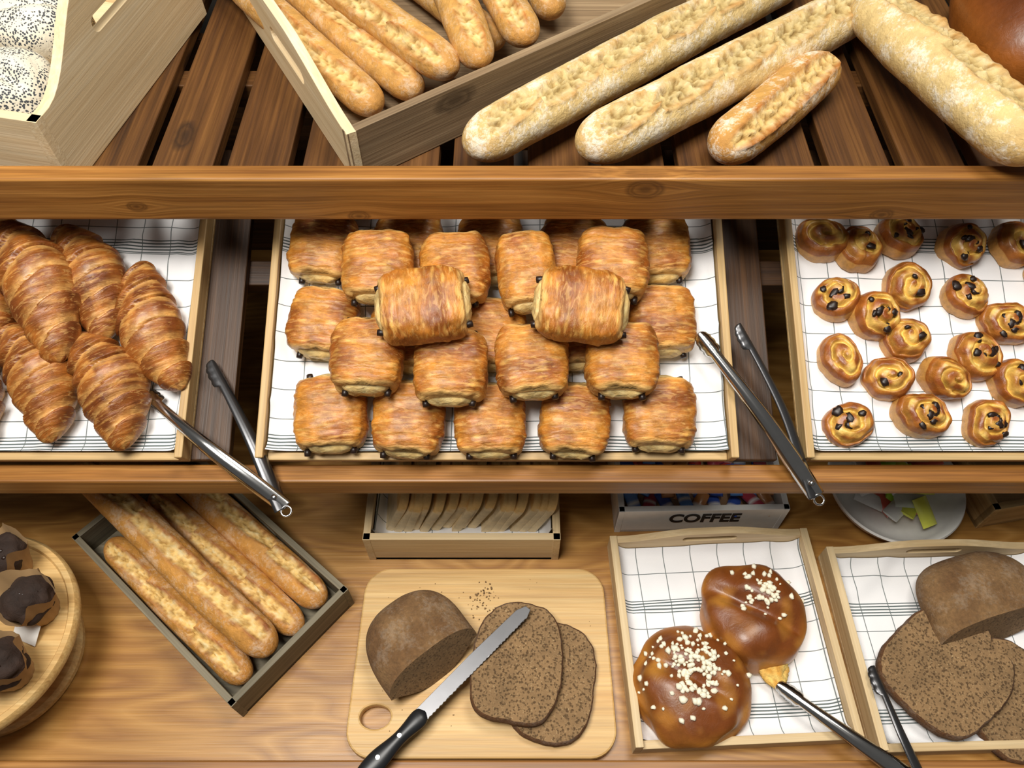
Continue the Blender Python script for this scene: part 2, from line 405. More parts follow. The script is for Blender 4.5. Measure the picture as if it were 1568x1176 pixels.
# ------------------------------------------------------------ baguettes
def baguette(name,p0,p1,Rr,style,seed,mat,rot=0,bend=0.,ns=5,nt=150,nq=48,flat=.88,sc_off=.35,wd=.42):
    p0=V(p0);p1=V(p1); L=(p1-p0).length+2*Rr*.55; b=MB(); rg=[];cs=[]
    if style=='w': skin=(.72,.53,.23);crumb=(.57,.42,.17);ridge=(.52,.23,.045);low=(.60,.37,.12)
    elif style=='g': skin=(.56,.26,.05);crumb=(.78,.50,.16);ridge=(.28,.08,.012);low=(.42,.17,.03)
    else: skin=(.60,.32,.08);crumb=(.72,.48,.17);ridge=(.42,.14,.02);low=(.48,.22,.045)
    rs=.75 if style=='w' else 1.2
    for i in range(nt+1):
        u=i/nt; t=(.8*u+.2*(.5-.5*math.cos(math.pi*u))); x=(t-.5)*L
        d=min(t,1-t)*L; e=clamp(d/(1.5*Rr)); r=Rr*math.sqrt(max(0.,1-(1-e)**2.3))+.0006
        r*=(1-.10*abs(2*t-1)**2)*(1+.05*nz(x*12,seed,0))
        yy=bend*(1-(2*t-1)**2)+.003*nz(x*7,seed,5); ring=[];cr=[]
        for j in range(nq):
            q=2*math.pi*j/nq; qq=q if q<math.pi else q-2*math.pi
            ph=(t*ns)%1.; k=int(t*ns)
            thc=sc_off+(ph-.5)*.34+.10*nz(k*3.1,seed,2)+.08*nz(x*30,seed,4)
            w=wd*(.55+.45*math.sin(math.pi*ph)**.5)
            dq=(qq-thc)/w; endf=sst(.02,.07,t)*sst(.02,.07,1-t)
            band=math.exp(-abs(dq)**5)*endf
            n1=nz(x*70,q*4,seed); n2=nz(x*170,q*11,seed+9)
            rn=.55+1.1*abs(nz(x*22,seed,1))+.4*nz(x*80,seed,8)
            ridg=(math.exp(-((dq+1.12)/.22)**2)+.7*math.exp(-((dq-1.12)/.22)**2))*endf*rn
            rr=r*(1-.19*band+.15*ridg+band*(.18*n1+.11*n2)+.012*n1)
            zc=math.cos(q)*rr*flat
            if zc<-.72*Rr*flat: zc=-.72*Rr*flat-.1*(abs(zc)-.72*Rr*flat)
            ring.append((x,math.sin(q)*rr+yy,zc))
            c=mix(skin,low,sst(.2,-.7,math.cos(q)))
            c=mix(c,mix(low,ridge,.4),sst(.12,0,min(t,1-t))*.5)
            c=mix(c,crumb,band*1.1)
            if band>.3: c=mix(c,(c[0]*.5,c[1]*.42,c[2]*.28),clamp(-n1*2.0-n2*1.4))
            if band>.3: c=mix(c,(.78,.63,.34),clamp(n1*1.2+n2*.8-.05))
            c=mix(c,ridge,clamp(ridg*rs))
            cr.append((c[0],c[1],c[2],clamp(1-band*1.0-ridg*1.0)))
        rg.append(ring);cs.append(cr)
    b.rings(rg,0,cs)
    X=(p1-p0).normalized(); Y=V((0,0,1)).cross(X).normalized(); Z=X.cross(Y)
    M=Matrix(((X.x,Y.x,Z.x,0),(X.y,Y.y,Z.y,0),(X.z,Y.z,Z.z,0),(0,0,0,1)))@R(rot,'X')
    M=Matrix.Translation((p0+p1)/2)@M
    return b.build(name,[mat],M=M)
bg='baguette'
baguette(bg,(-.043,.864,1.042),(.46,1.312,1.022),.0405,'w',1,m_bagw,bend=.004,ns=6,nt=320,nq=80,sc_off=-.24,wd=.46)
baguette(bg,(.108,.861,1.042),(.635,1.286,1.022),.0420,'w',2,m_bagw,ns=6,nt=320,nq=80,sc_off=-.28,wd=.46)
baguette(bg,(.289,.880,1.022),(.462,1.060,1.022),.038,'g2',3,m_bagw,ns=1,nt=150,nq=64,sc_off=-.50,wd=.46)
baguette(bg,(.636,.806,1.084),(.550,1.175,1.05),.046,'w',4,m_bagw,ns=2,nt=240,nq=72,sc_off=-.14,wd=.46)
def bun_rings(rx,ry,rz,seed,colf,n=56,m=34,low=-.55,dent=0.,lump=.05):
    rg=[];cs=[]
    for i in range(m+1):
        ph=math.pi*i/m; z=math.cos(ph); s=math.sin(ph)**.85 if 0<i<m else .002; ring=[];cr=[]
        for j in range(n):
            a=2*math.pi*j/n; k=1+lump*nz(math.cos(a)*s*1.6+seed,math.sin(a)*s*1.6,z*1.6)
            k2=dent*math.exp(-((math.sin(a+.5)*s)/.16)**2)*max(0,z)
            zz=z if z>low else low-.04*(low-z)
            ring.append((rx*s*math.cos(a)*k,ry*s*math.sin(a)*k,rz*(zz*k-k2)))
            cr.append(colf(math.cos(a)*s,math.sin(a)*s,z))
        rg.append(ring);cs.append(cr)
    return rg,cs
def bun_col(x,y,z):
    n=nz(x*2,y*2,z*2)
    c=mix((.47,.18,.025),(.18,.048,.008),sst(-.05,.75,z+.35*n))
    c=mix(c,(.45,.19,.030),clamp(nz(x*3+4,y*3,z*3)*1.6-.2))
    return mix(c,(.78,.46,.12),sst(-.2,-.5,z+.2*n))
b=MB(); rg,cs=bun_rings(.12,.16,.085,4,lambda x,y,z: mix((.30,.09,.012),(.12,.03,.006),sst(0,.8,z)),lump=.08)
b.rings(rg,0,cs); b.build('brown_loaf',[m_bun],M=T(.80,1.14,1.04))
for i,(a,c,r,z,ns) in enumerate([((-.18,.901),(-.383,1.163),.029,1.03,4),((-.13,.935),(-.305,1.163),.029,1.032,4),((-.083,.985),(-.235,1.163),.031,1.065,4),
        ((-.045,1.005),(-.085,1.163),.030,1.075,3),((.022,1.06),(-.01,1.163),.030,1.075,3),((-.02,1.05),(-.17,1.25),.029,1.03,4),((.06,1.13),(.03,1.30),.03,1.04,3)]):
    k=(1.72-z)/(1.72-1.068)
    p=V((a[0]*k,a[1]*k,z)); q=V((c[0]*k,c[1]*k,z)); d=(q-p).normalized()
    baguette(bg,p+d*.012,q+d*.13,r,'g2',20+i,m_bagg,ns=3,nt=170,nq=48,sc_off=[.45,.15,.75,.0,.4,.5,.5][i])
cA=V((math.cos(math.radians(50)),math.sin(math.radians(50)),0)); cB=V((math.cos(math.radians(140)),math.sin(math.radians(140)),0)); c0=V((-.405,.277,.4505))
for i,(a,b0,b1,z,z1,r) in enumerate([(.040,.035,.36,.036,.036,.026),(.088,.030,.47,.062,.103,.030),(.140,.03,.38,.036,.036,.025),(.192,.035,.385,.040,.040,.0275)]):
    baguette(bg,c0+cA*a+cB*b0+V((0,0,z)),c0+cA*(a-.004)+cB*b1+V((0,0,z1)),r,'g',40+i,m_bagg,ns=3,nt=220,nq=60,sc_off=[.25,-.15,.2,-.3][i],wd=.44)
def pcol(x,y,z): return mix((.60,.43,.20),(.78,.72,.58),sst(-.3,.4,z))
for i,(x,y,z,r) in enumerate([(-.672,.932,1.068,.064),(-.668,1.065,1.085,.068),(-.80,1.02,1.08,.066)]):
    b=MB(); rg,cs=bun_rings(r*1.05,r,.050,i*3.,pcol,lump=.1,dent=.25); b.rings(rg,0,cs)
    b.build('poppy_seed_roll',[m_poppy],M=T(x,y,z)@R(i*40,'Z')@R(12,'X'))

# ------------------------------------------------------------ croissants
def croissant(p0,p1,h,Rr,seed,bend=.016):
    p0=V((p0[0],p0[1],h));p1=V((p1[0],p1[1],h)); L=(p1-p0).length+.018; n=6.4; nt=210;nq=56; b=MB(); rg=[];cs=[]
    for i in range(nt+1):
        t=i/nt; x=(t-.5)*L; m=(t-.5)*n; ring=[];cr=[]
        e=clamp(min(t,1-t)*L/.022)
        prof=Rr*(.42+.56*math.sin(math.pi*t)**1.15)*math.sqrt(max(.01,1-(1-e)**2))
        for j in range(nq):
            q=2*math.pi*j/nq
            mm=abs(m+.42*math.sin(q+.6)+.16*nz(q*.9,seed,m*.4))+.5
            k=int(mm); f=mm-k
            bul=(.32*(1-f**1.6)*sst(0,.10,f) if k>0 else .32*(1-.45*f**2))
            r=prof*(1+bul*(1 if k<5 else .6)+.035*nz(x*40,q*2,seed)+.02*nz(x*130,q*2,seed+5))
            z=math.cos(q)*r*.80
            if z<-.55*prof: z=-.55*prof-.1*(-z-.55*prof)
            ring.append((x,math.sin(q)*r-bend*(4*(t-.5)**2)+bend*.4,z))
            lay=nz(x*190,q*1.2,seed+3)
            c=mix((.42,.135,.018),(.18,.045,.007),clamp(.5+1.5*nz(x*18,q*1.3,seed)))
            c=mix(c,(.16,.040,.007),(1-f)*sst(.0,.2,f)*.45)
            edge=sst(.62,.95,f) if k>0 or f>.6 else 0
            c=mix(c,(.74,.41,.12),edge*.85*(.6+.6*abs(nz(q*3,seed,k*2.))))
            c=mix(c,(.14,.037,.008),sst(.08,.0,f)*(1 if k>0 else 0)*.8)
            c=mix(c,(.64,.30,.07),clamp(lay*1.5-.28))
            c=mix(c,(.60,.31,.09),sst(.0,-.7,math.cos(q)))
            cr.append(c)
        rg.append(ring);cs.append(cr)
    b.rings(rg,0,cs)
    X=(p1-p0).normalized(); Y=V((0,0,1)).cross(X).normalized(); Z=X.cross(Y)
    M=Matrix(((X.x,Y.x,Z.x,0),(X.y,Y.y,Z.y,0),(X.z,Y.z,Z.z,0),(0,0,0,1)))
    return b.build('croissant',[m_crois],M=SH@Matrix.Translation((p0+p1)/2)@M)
for i,(a,c,h,r) in enumerate([((-.732,.368),(-.613,.169),.060,.040),((-.650,.368),(-.568,.205),.036,.036),((-.543,.302),(-.470,.127),.038,.036),
    ((-.705,.215),(-.620,.063),.036,.038),((-.603,.200),(-.519,.052),.040,.039),((-.80,.33),(-.725,.165),.038,.038),((-.80,.19),(-.725,.045),.036,.036),((-.87,.30),(-.84,.12),.04,.038)]):
    croissant(a,c,h,r,i*2.3+1,bend=(.020 if i!=2 else -.014))

# ------------------------------------------------------------ pains au chocolat
def pain_mesh(seed):
    b=MB()
    def body(hx,hy,hz,ex,colf,nt=60,nq=72,shrink=.35,z0=0.,amp=1.,ep=5):
        rg=[];cs=[]
        for i in range(nt+1):
            u=-1+2*i/nt; uu=math.copysign(abs(u)**.75,u); y=uu*hy
            pr=max(0.,1-abs(uu)**ep)**(.45); pr=shrink+(1-shrink)*pr
            ring=[];cr=[]
            for j in range(nq):
                q=2*math.pi*j/nq; c,s=math.cos(q),math.sin(q)
                X=math.copysign(abs(s)**ex,s); Z=math.copysign(abs(c)**ex,c)
                yw=y+.005*nz(X*1.5+seed,seed,Z*1.5)
                w=1+amp*(.045*nz(X*1.6+seed,yw*32,Z*2)+.045*nz(X*2.5,yw*90,seed+Z*2)+.024*nz(X*5,yw*200,seed+Z*3))
                w+=amp*.03*(sst(.55,.60,abs(uu))-.5)*-1*(1 if amp>.8 else 0)
                Zs=Z if Z>-.7 else -.7-.15*(-Z-.7)
                yy=y+amp*.005*nz(X*2.+seed,2.,Z*2)*(1 if u>0 else -1)*abs(uu)
                ring.append((X*hx*pr*w,yy,z0+Zs*hz*pr*w)); cr.append(colf(X,uu,Z))
            rg.append(ring);cs.append(cr)
        b.rings(rg,0,cs)
    def shell(X,u,Z):
        n=nz(X*1.3+seed,u*1.3,Z); n2=nz(X*2.5+seed,u*12,Z*2)
        c=mix((.60,.235,.028),(.31,.085,.009),clamp(.48+1.2*n+.5*n2))
        c=mix(c,(.74,.39,.09),clamp(n2*2.-.25))
        c=mix(c,(.80,.51,.18),sst(.86,1.,abs(u))*.85)
        return mix(c,(.76,.48,.16),sst(.10,-.6,Z)*.85)
    def core(X,u,Z):
        k=.5+.5*math.sin(18*Z+6*X)
        return mix((.86,.66,.30),(.74,.48,.16),k*.7)
    body(.0485,.0445,.030,.66,shell,shrink=.68,ep=6)
    body(.036,.0515,.020,.8,core,nt=20,nq=40,shrink=.42,z0=-.003,amp=.5)
    for sy in (-1,1):
        for sx in (-1,1):
            x=sx*(.030+random.uniform(-.003,.003)); z=-.005+random.uniform(-.003,.003)
            M=T(x,sy*(.0470+random.uniform(0,.003)),z)@R(90,'X')@R(random.uniform(-12,12),'Y')
            b.lathe([(.0008,-.005),(.0044,-.0045),(.0050,0),(.0044,.0045),(.0008,.005)],1,10,M)
    return b.build('pain_au_chocolat',[m_glaze,m_choc])
pm=[pain_mesh(s*5.7+2) for s in range(6)]
pl=[]
for x,s in [(-.250,.090),(-.142,.082),(-.030,.080),(.086,.080),(.203,.090),(-.268,.222),(-.150,.205),(-.030,.205),(.088,.205),(.211,.225),(-.275,.338),(-.150,.335),(-.030,.335),(.090,.335),(.210,.336)]:
    pl.append((x,s,.0335,random.uniform(-6,6),0))
for x,s in [(-.194,.158),(-.082,.142),(.027,.150),(.147,.152)]: pl.append((x,s,.082,random.uniform(-6,5),-5))
for x,s in [(-.186,.287),(-.079,.283),(.020,.280),(.139,.290)]: pl.append((x,s,.082,random.uniform(-6,6),-2))
pl+= [(-.116,.212,.1300,96,0),(.09,.212,.1300,83,0)]
for i,(x,s,h,a,tl) in enumerate(pl):
    M=SH@T(x,s,h)@R(a,'Z')@R(tl,'X')
    k=random.uniform(.97,1.02); ky=random.uniform(1.02,1.10)
    if h>.12: k=1.0;ky=1.20
    elif abs(x-.020)<.001: M=M@Matrix.Diagonal((.84,1.08,1,1))
    M=M@Matrix.Diagonal((k,ky,1.,1))
    if i<6: pm[i].matrix_world=M
    else: inst(pm[(i*5+i//6)%6],M@(R(180,'Z') if i%2 else R(0,'Z')),'pain_au_chocolat')

# ------------------------------------------------------------ mini raisin swirls
def mini_mesh(seed,Rr=.0345,H=.032,turns=2.3,nr=5):
    random.seed(seed*13+1)
    b=MB(); rg=[];cs=[]; n=72; m=54
    ecc=random.uniform(-.12,.12)
    for i in range(m+1):
        k=i/m
        ring=[];cr=[]
        for j in range(n):
            a=2*math.pi*j/n
            if k<.68: rho=k/.68*.88+.004; z=0
            else:
                e=(k-.68)/.32*math.pi*.75; rho=.88+.12*math.sin(e); z=-(1-math.cos(e))*.45
            wx=nz(math.cos(a)*rho*1.8+seed*3,math.sin(a)*rho*1.8,1.)
            sp=(rho*turns-a/(2*math.pi)+seed*.3+.25*wx)%1.
            g=math.exp(-((sp-.5)/.17)**2)*(1 if k<.68 else max(0,1-(k-.68)*6))*(sst(.02,.15,rho))*clamp(.9+.9*nz(math.cos(a)*2,math.sin(a)*2+rho*2,seed))
            wob=1+.10*nz(math.cos(a)*1.3+seed,math.sin(a)*1.3,0)+ecc*math.cos(2*a-seed)+.035*nz(math.cos(a)*4,math.sin(a)*4,seed)
            r=rho*Rr*wob; zz=H*(.56+.42*(1-rho**2)+z)-g*.0065+.0025*nz(r*60*math.cos(a),r*60*math.sin(a),seed)
            ring.append((r*math.cos(a),r*math.sin(a),zz))
            nn=nz(math.cos(a)*rho*2.4+seed,math.sin(a)*rho*2.4,7)
            c=mix((.54,.21,.03),(.26,.066,.010),clamp(.5+1.8*nn))
            c=mix(c,(.80,.52,.10),g*.92 if rho<.8 else g*.5)
            c=mix(c,(.82,.56,.14),clamp(.12-nn*1.4)*(1 if rho<.75 else 0))
            c=mix(c,(.30,.082,.012),sst(.72,.93,rho)*.75)
            if z<-.25: c=mix(c,(.68,.38,.10),.7)
            cr.append(c)
        rg.append(ring);cs.append(cr)
    b.rings(rg,0,cs)
    for _ in range(nr):
        a=random.uniform(0,6.28); rr=random.uniform(.1,.72)*Rr
        b.ico((rr*math.cos(a),rr*math.sin(a),H*(.90-.3*(rr/Rr)**2)),random.uniform(.0035,.0066),1,jit=.22,sub=2,sq=(random.uniform(.8,1.5),random.uniform(.8,1.4),.5))
    return b.build('pain_aux_raisins',[m_mini,m_choc])
mm=[mini_mesh(s,turns=1.9+.25*(s%3),nr=[4,0,7,5,2,8][s]) for s in range(6)]
random.seed(5)
mp=[(459,355),(509,339),(572,360),(663,349),(740,349),(472,262),(575,283),(521,237),(658,267),(562,198),(711,226),(467,171),(532,143),(609,145),(658,176),(708,136),(469,77),(569,89),(660,80),(790,300),(775,190),(760,80),(830,350),(840,250),(835,140)]
vi=[1,4,2,2,4,3,4,2,3,4,5,1,4,1,2,4,3,5,5,1,2,3,4,5,0]
for i,(x,s) in enumerate(mp):
    M=SH@T(x/1000,s/1000,.0145)@R(random.uniform(0,360),'Z')@R(random.uniform(-18,18),'X')@Matrix.Diagonal((random.uniform(.90,1.04),random.uniform(.90,1.04),random.uniform(.95,1.3),1))
    v=vi[i]
    if mm[v].get('used'): inst(mm[v],M,'pain_aux_raisins')
    else: mm[v].matrix_world=M; mm[v]['used']=1
for v in mm:
    if not v.get('used'): bpy.data.objects.remove(v)

# ------------------------------------------------------------ tongs
def strip(b,pts,widths,up,mi=0,th=.0012,scal=True,n=90):
    pts=[V(p) for p in pts]
    def cr(t):
        k=t*(len(pts)-1); i=min(int(k),len(pts)-2); f=k-i
        p0=pts[max(i-1,0)];p1=pts[i];p2=pts[i+1];p3=pts[min(i+2,len(pts)-1)]
        return .5*((2*p1)+(p2-p0)*f+(2*p0-5*p1+4*p2-p3)*f*f+(3*p1-p0-3*p2+p3)*f**3)
    L=sum((pts[i+1]-pts[i]).length for i in range(len(pts)-1)); rg=[]; K=8
    for i in range(n+1):
        t=i/n; p=cr(t); d=(cr(min(1,t+.01))-cr(max(0,t-.01))).normalized()
        side=d.cross(V(up)).normalized(); nn=side.cross(d).normalized()
        k=t*(len(widths)-1); a=min(int(k),len(widths)-2); w=widths[a]*(1-(k-a))+widths[a+1]*(k-a)
        dist=(1-t)*L
        dep=.30
        if scal and dist<.045:
            e=dist/.045; w=.0140*math.sqrt(max(.02,1-(1-e)**2*.9))*(1+.13*abs(math.sin(e*math.pi*4)))*(1-.25*e); dep=.42
        ring=[]
        for j in range(K+1):
            s=-1+2*j/K; ring.append(tuple(p+side*w*s+nn*(-w*dep*s*s*2)))
        for j in range(K,-1,-1):
            s=-1+2*j/K; ring.append(tuple(p+side*w*s*.94+nn*(-w*dep*s*s*2-th)))
        rg.append(ring)
    b.rings(rg,mi)
def tongs(name,pv,ta,tb,mid_a,mid_b,up,upa,upb):
    b=MB(); pv=V(pv)
    strip(b,[pv,mid_a,ta],[.0115,.0125,.0105,.0080,.007],upa,0)
    strip(b,[pv,mid_b,tb],[.0115,.0125,.0105,.0080,.007],upb,1)  # dark base colour on this arm stands in for mirrored dark surroundings
    up=V(up).normalized(); q=up.to_track_quat('Z','Y').to_matrix().to_4x4()
    b.lathe([(.0005,-.010),(.0035,-.010),(.0035,.010),(.0005,.010)],0,16,Matrix.Translation(pv+(V(ta)+V(tb)-2*pv).normalized()*.02)@q)
    d=(pv-(V(ta)+V(tb))*.5).normalized()
    b.rings([[tuple(pv+d*.004+(d*math.cos(a)+d.cross(up)*math.sin(a))*.007+((d*math.cos(a)+d.cross(up)*math.sin(a))*math.cos(c)+up*math.sin(c))*.0016) for c in [k*math.pi/4 for k in range(8)]] for a in [k*math.pi/12 for k in range(25)]],0,cap=False)
    return b.build(name,[m_steel,m_dksteel_refl])
def sp(x,s,h): return SH@V((x,s,h))
un=SH.to_3x3()@V((0,0,1))
tongs('serving_tongs',sp(-.308,-.040,.022),sp(-.522,.124,.020),sp(-.428,.172,.018),sp(-.415,.040,.050),sp(-.355,.055,.030),un,un+V((-.3,-.3,0)),un+V((.9,.2,0)))
tongs('serving_tongs',sp(.415,-.024,.022),sp(.258,.198,.060),sp(.322,.218,.045),sp(.337,.085,.054),sp(.380,.095,.035),un,un+V((-.3,-.3,0)),un+V((.9,.2,0)))
tongs('serving_tongs',(.585,.165,.493),(.392,.312,.500),(.541,.338,.505),(.488,.232,.508),(.556,.245,.512),(0,0,1),V((-.3,-.3,1)),V((.9,.2,1)))

# ------------------------------------------------------------ cutting board, rye, knife
def rrect(x0,x1,y0,y1,r,n=8):
    p=[]
    for cx,cy,a0 in ((x1-r,y0+r,-90),(x1-r,y1-r,0),(x0+r,y1-r,90),(x0+r,y0+r,180)):
        for i in range(n+1):
            a=math.radians(a0+90*i/n); p.append((cx+r*math.cos(a),cy+r*math.sin(a)))
    return p
b=MB(); hole=[(.023*math.cos(-a)*1.0,.017*math.sin(-a)) for a in [k*math.pi/12 for k in range(24)]]
out=rrect(-.197,.197,-.143,.143,.040)
out=[(x*(1-.05*y/.143*.3),y+.004*(1-(x/.197)**2)*(1 if y>0 else -1)) for x,y in out]
b.shape(out,[[(x-.158,y-.087) for x,y in hole]],.018,0,bev=.003)
b.build('cutting_board',[m_board],M=T(-.045,.3605,.4598),angle=40)
def rye_slice(name,M,a,bb,th,seed,notch=False):
    b=MB(); n=96; prof=[(0.02,.5),(.3,.5),(.6,.5),(.85,.5),(.965,.49),(1.,.30),(1.0,0),(1.,-.3),(.965,-.49),(.6,-.5),(.02,-.5)]
    def rr(q):
        c,s=math.cos(q),math.sin(q)
        ex=3.4 if s<0 else 2.5
        r=1/((abs(c/a)**ex+abs(s/bb)**ex)**(1/ex))
        r*=1+.045*nz(c*1.5+seed,s*1.5,0)+.02*nz(c*7,s*7,seed)
        if notch: r*=1-.22*math.exp(-((q-1.25)/.16)**2)
        return r
    for sec,mi in ((prof[:5],0),(prof[4:9],1),(prof[8:],0)):
        b.rings([[(rr(6.28318*j/n)*k*math.cos(6.28318*j/n),rr(6.28318*j/n)*k*math.sin(6.28318*j/n),z*th+.0015*nz(k*3*math.cos(6.28318*j/n)+seed,k*3*math.sin(6.28318*j/n),0)) for j in range(n)] for k,z in sec],mi,[[(.13,.055,.018)]*n for _ in sec],cap=False)
    for z,o in ((.5,0),(-.5,1)):
        b.add([(rr(6.28318*j/n)*.02*math.cos(6.28318*j/n),rr(6.28318*j/n)*.02*math.sin(6.28318*j/n),z*th+.0015*nz(.06*math.cos(6.28318*j/n)+seed,.06*math.sin(6.28318*j/n),0)) for j in range(n)],[tuple(range(n)) if o==0 else tuple(reversed(range(n)))],0)
    return b.build(name,[m_ryecr,m_rye],M=M)
rye_slice('rye_bread_slice',T(.062,.322,.4795)@R(-12,'Z'),.062,.088,.018,1)
rye_slice('rye_bread_slice',T(.008,.345,.500)@R(-8,'Z')@R(3,'Y'),.067,.090,.020,2)
def half_loaf(name,M,L,W,H,seed,slope=.022,ex=3.6):
    b=MB(); nt=48; nq=64; rg=[];cs=[]
    for i in range(nt+1):
        t=(i/nt)**.7; x=-L+L*t; k=max(0.,1-(abs(x)/L)**ex)**.45+.002; ring=[];cr=[]
        for j in range(nq):
            q=2*math.pi*j/nq; c,s=math.cos(q),math.sin(q)
            y=math.copysign(abs(s)**.8,s)*W*k; z=(H*(.42+.58*abs(c)**.85) if c>0 else H*.42*(1-abs(c)**3.5))*(k**.7)
            m=1+.035*nz(x*16+seed,y*16,z*16)
            xx=x+slope*(1-z/H)*t
            ring.append((xx,y*m,z*m)); cr.append(mix((.24,.135,.055),(.15,.075,.028),clamp(.5+nz(x*30,y*30,z*30+seed))))
        rg.append(ring);cs.append(cr)
    b.rings(rg,0,cs,cap=False)
    b.add(rg[-1],[tuple(range(nq))],1); b.add(rg[0],[tuple(reversed(range(nq)))],0,[(.15,.07,.02)]*nq)
    return b.build(name,[m_rye,m_ryecr],M=M,angle=50)
half_loaf('rye_bread_loaf',T(-.122,.345,.4693)@R(-52,'Z'),.112,.078,.088,3)
b=MB()
kp=V((-.134,.264,.507)); kt=V((.024,.420,.524)); X=(kt-kp).normalized(); Y=V((0,0,1)).cross(X).normalized(); Z=X.cross(Y)
KM=Matrix(((X.x,Y.x,Z.x,kp.x),(X.y,Y.y,Z.y,kp.y),(X.z,Y.z,Z.z,kp.z),(0,0,0,1)))
Lb=(kt-kp).length; o=[(0,-.010)]
N=60
for i in range(N+1): o.append((Lb*(.04+.9*i/N),-.0115+(.0012 if i%2 else 0)))
o+=[(Lb,-.006),(Lb*.995,.003),(Lb*.93,.009),(Lb*.5,.0115),(0,.011)]
b.shape(o,[],.0024,0,KM,bev=.0004)
rg=[]
for i in range(31):
    t=i/30; x=.012-t*.135; w=.0125+.0025*math.cos(t*9)+.003*(t>.9)*(t-.9)*10; w*=math.sqrt(max(.03,1-abs(2*t-1)**10)); hh=.0085*math.sqrt(max(.03,1-abs(2*t-1)**10))
    rg.append([(x,w*math.cos(k*math.pi/12)-.001,hh*math.sin(k*math.pi/12)) for k in range(24)])
b.rings(rg,1,M=KM)
for k in (-.035,-.075): b.lathe([(.0003,-.0092),(.003,-.0092),(.003,.0092),(.0003,.0092)],2,14,KM@T(k,0,0))
b.build('bread_knife',[m_dksteel_refl,m_blk,m_steel],angle=50)
b=MB()
random.seed(3)
for _ in range(60):
    a=random.gauss(0,.014); c=random.gauss(0,.03); b.ico((-.045+a,.452+c*.5,.4705),random.uniform(.0006,.0018),0,jit=.3,sub=1)
for _ in range(50): b.ico((random.uniform(-.22,.13),random.uniform(.25,.49),.4700),random.uniform(.0004,.0009),0,jit=.3,sub=1)
b.build('bread_crumbs',[m_ryecr])
half_loaf('rye_bread_loaf',T(.745,.405,.4620)@R(-75,'Z'),.115,.100,.085,8)
rye_slice('rye_bread_slice',T(.745,.300,.472)@R(20,'Z'),.075,.088,.016,5)
rye_slice('rye_bread_slice',T(.655,.338,.492)@R(-52,'Z')@R(3,'X'),.083,.096,.020,6,notch=True)

# ------------------------------------------------------------ sugar buns
def sugar_bun(name,M,r,h,seed,n,cx,cy,sp_,torn=None,dent=.2):
    b=MB(); rg,cs=bun_rings(r,r*.97,h,seed,bun_col,n=84,m=54,dent=dent,lump=.15); b.rings(rg,0,cs)
    random.seed(seed)
    pts=[p for ring in rg[2:28] for p in ring]; k=0
    while k<n:
        p=random.choice(pts)
        d=math.hypot(p[0]-cx*r,p[1]-cy*r)
        if random.random()<math.exp(-(d/(sp_*r))**2):
            b.ico((p[0],p[1],p[2]+.0015),random.uniform(.0022,.0050),1,jit=.35,sub=1,sq=(random.uniform(.8,1.3),random.uniform(.8,1.3),.8)); k+=1
    if torn:
        nt=30;nq=40;rg=[];cs=[]
        for i in range(nt+1):
            t=i/nt; rr=.034*(1-t*.62)*math.sqrt(max(.02,1-t**6)); ring=[];cr=[]
            for j in range(nq):
                q=6.28318*j/nq; w=1+.34*nz(math.cos(q)*1.6,t*4,math.sin(q)*1.6)+.18*nz(math.cos(q)*5,t*14,math.sin(q)*5)
                ring.append((torn[0]-.016+rr*w*math.cos(q)+.010*t,torn[1]+.034-.064*t,torn[2]+rr*.55*w*math.sin(q)))
                cr.append(mix((.86,.60,.17),(.72,.36,.06),clamp(.45+1.3*nz(math.cos(q)*2,t*6,5.))))
            rg.append(ring);cs.append(cr)
        b.rings(rg,2,cs)
    return b.build(name,[m_bun,m_sugar,m_torn],M=M)
sugar_bun('sugar_brioche_bun',T(.376,.418,.489),.086,.050,3,60,.12,.30,.34,torn=(.030,-.080,-.008),dent=.34)
sugar_bun('sugar_brioche_bun',T(.268,.312,.489),.089,.050,9,190,.0,.22,.52,dent=.26)

# ------------------------------------------------------------ sliced bread box
crate('sliced_bread_box',(-.240,.528),0,.318,90,.24,.4505,.080,.080,.012,[m_traywood2],slotsB=False)
b=MB(); random.seed(11)
x=-.212
while x<.042:
    th=.0150; W=.085; Hh=.115
    M=T(x,.655+random.uniform(-.004,.004),.464+random.uniform(-.003,.003))@R(random.uniform(-3,3),'Z')@R(20+random.uniform(-4,4),'Y')@Matrix(((0,0,1,0),(1,0,0,0),(0,1,0,0),(0,0,0,1)))
    o=[]
    for i in range(41):
        a=math.pi*i/40; o.append((W*math.copysign(abs(math.cos(a))**.6,math.cos(a)),Hh*.72+.035*math.sin(a)**.7*(1+.1*nz(a,x*9,0))))
    o=[(-W*.95,0),(W*.95,0)]+o
    b.shape(o,[],th,0,M,bev=.0024)
    x+=th+.0012
for i,g in enumerate(b.v):
    b.c[i]=(.84,.56,.22,1) if g[2]>.464+.085 else (.90,.72,.44,1)
b.build('sliced_bread_loaf',[m_toast],angle=60)
cloth('tray_cloth',-.226,.064,.541,.755,.4605,m_cl2,Matrix.Identity(4),lip=.05,seed=7)

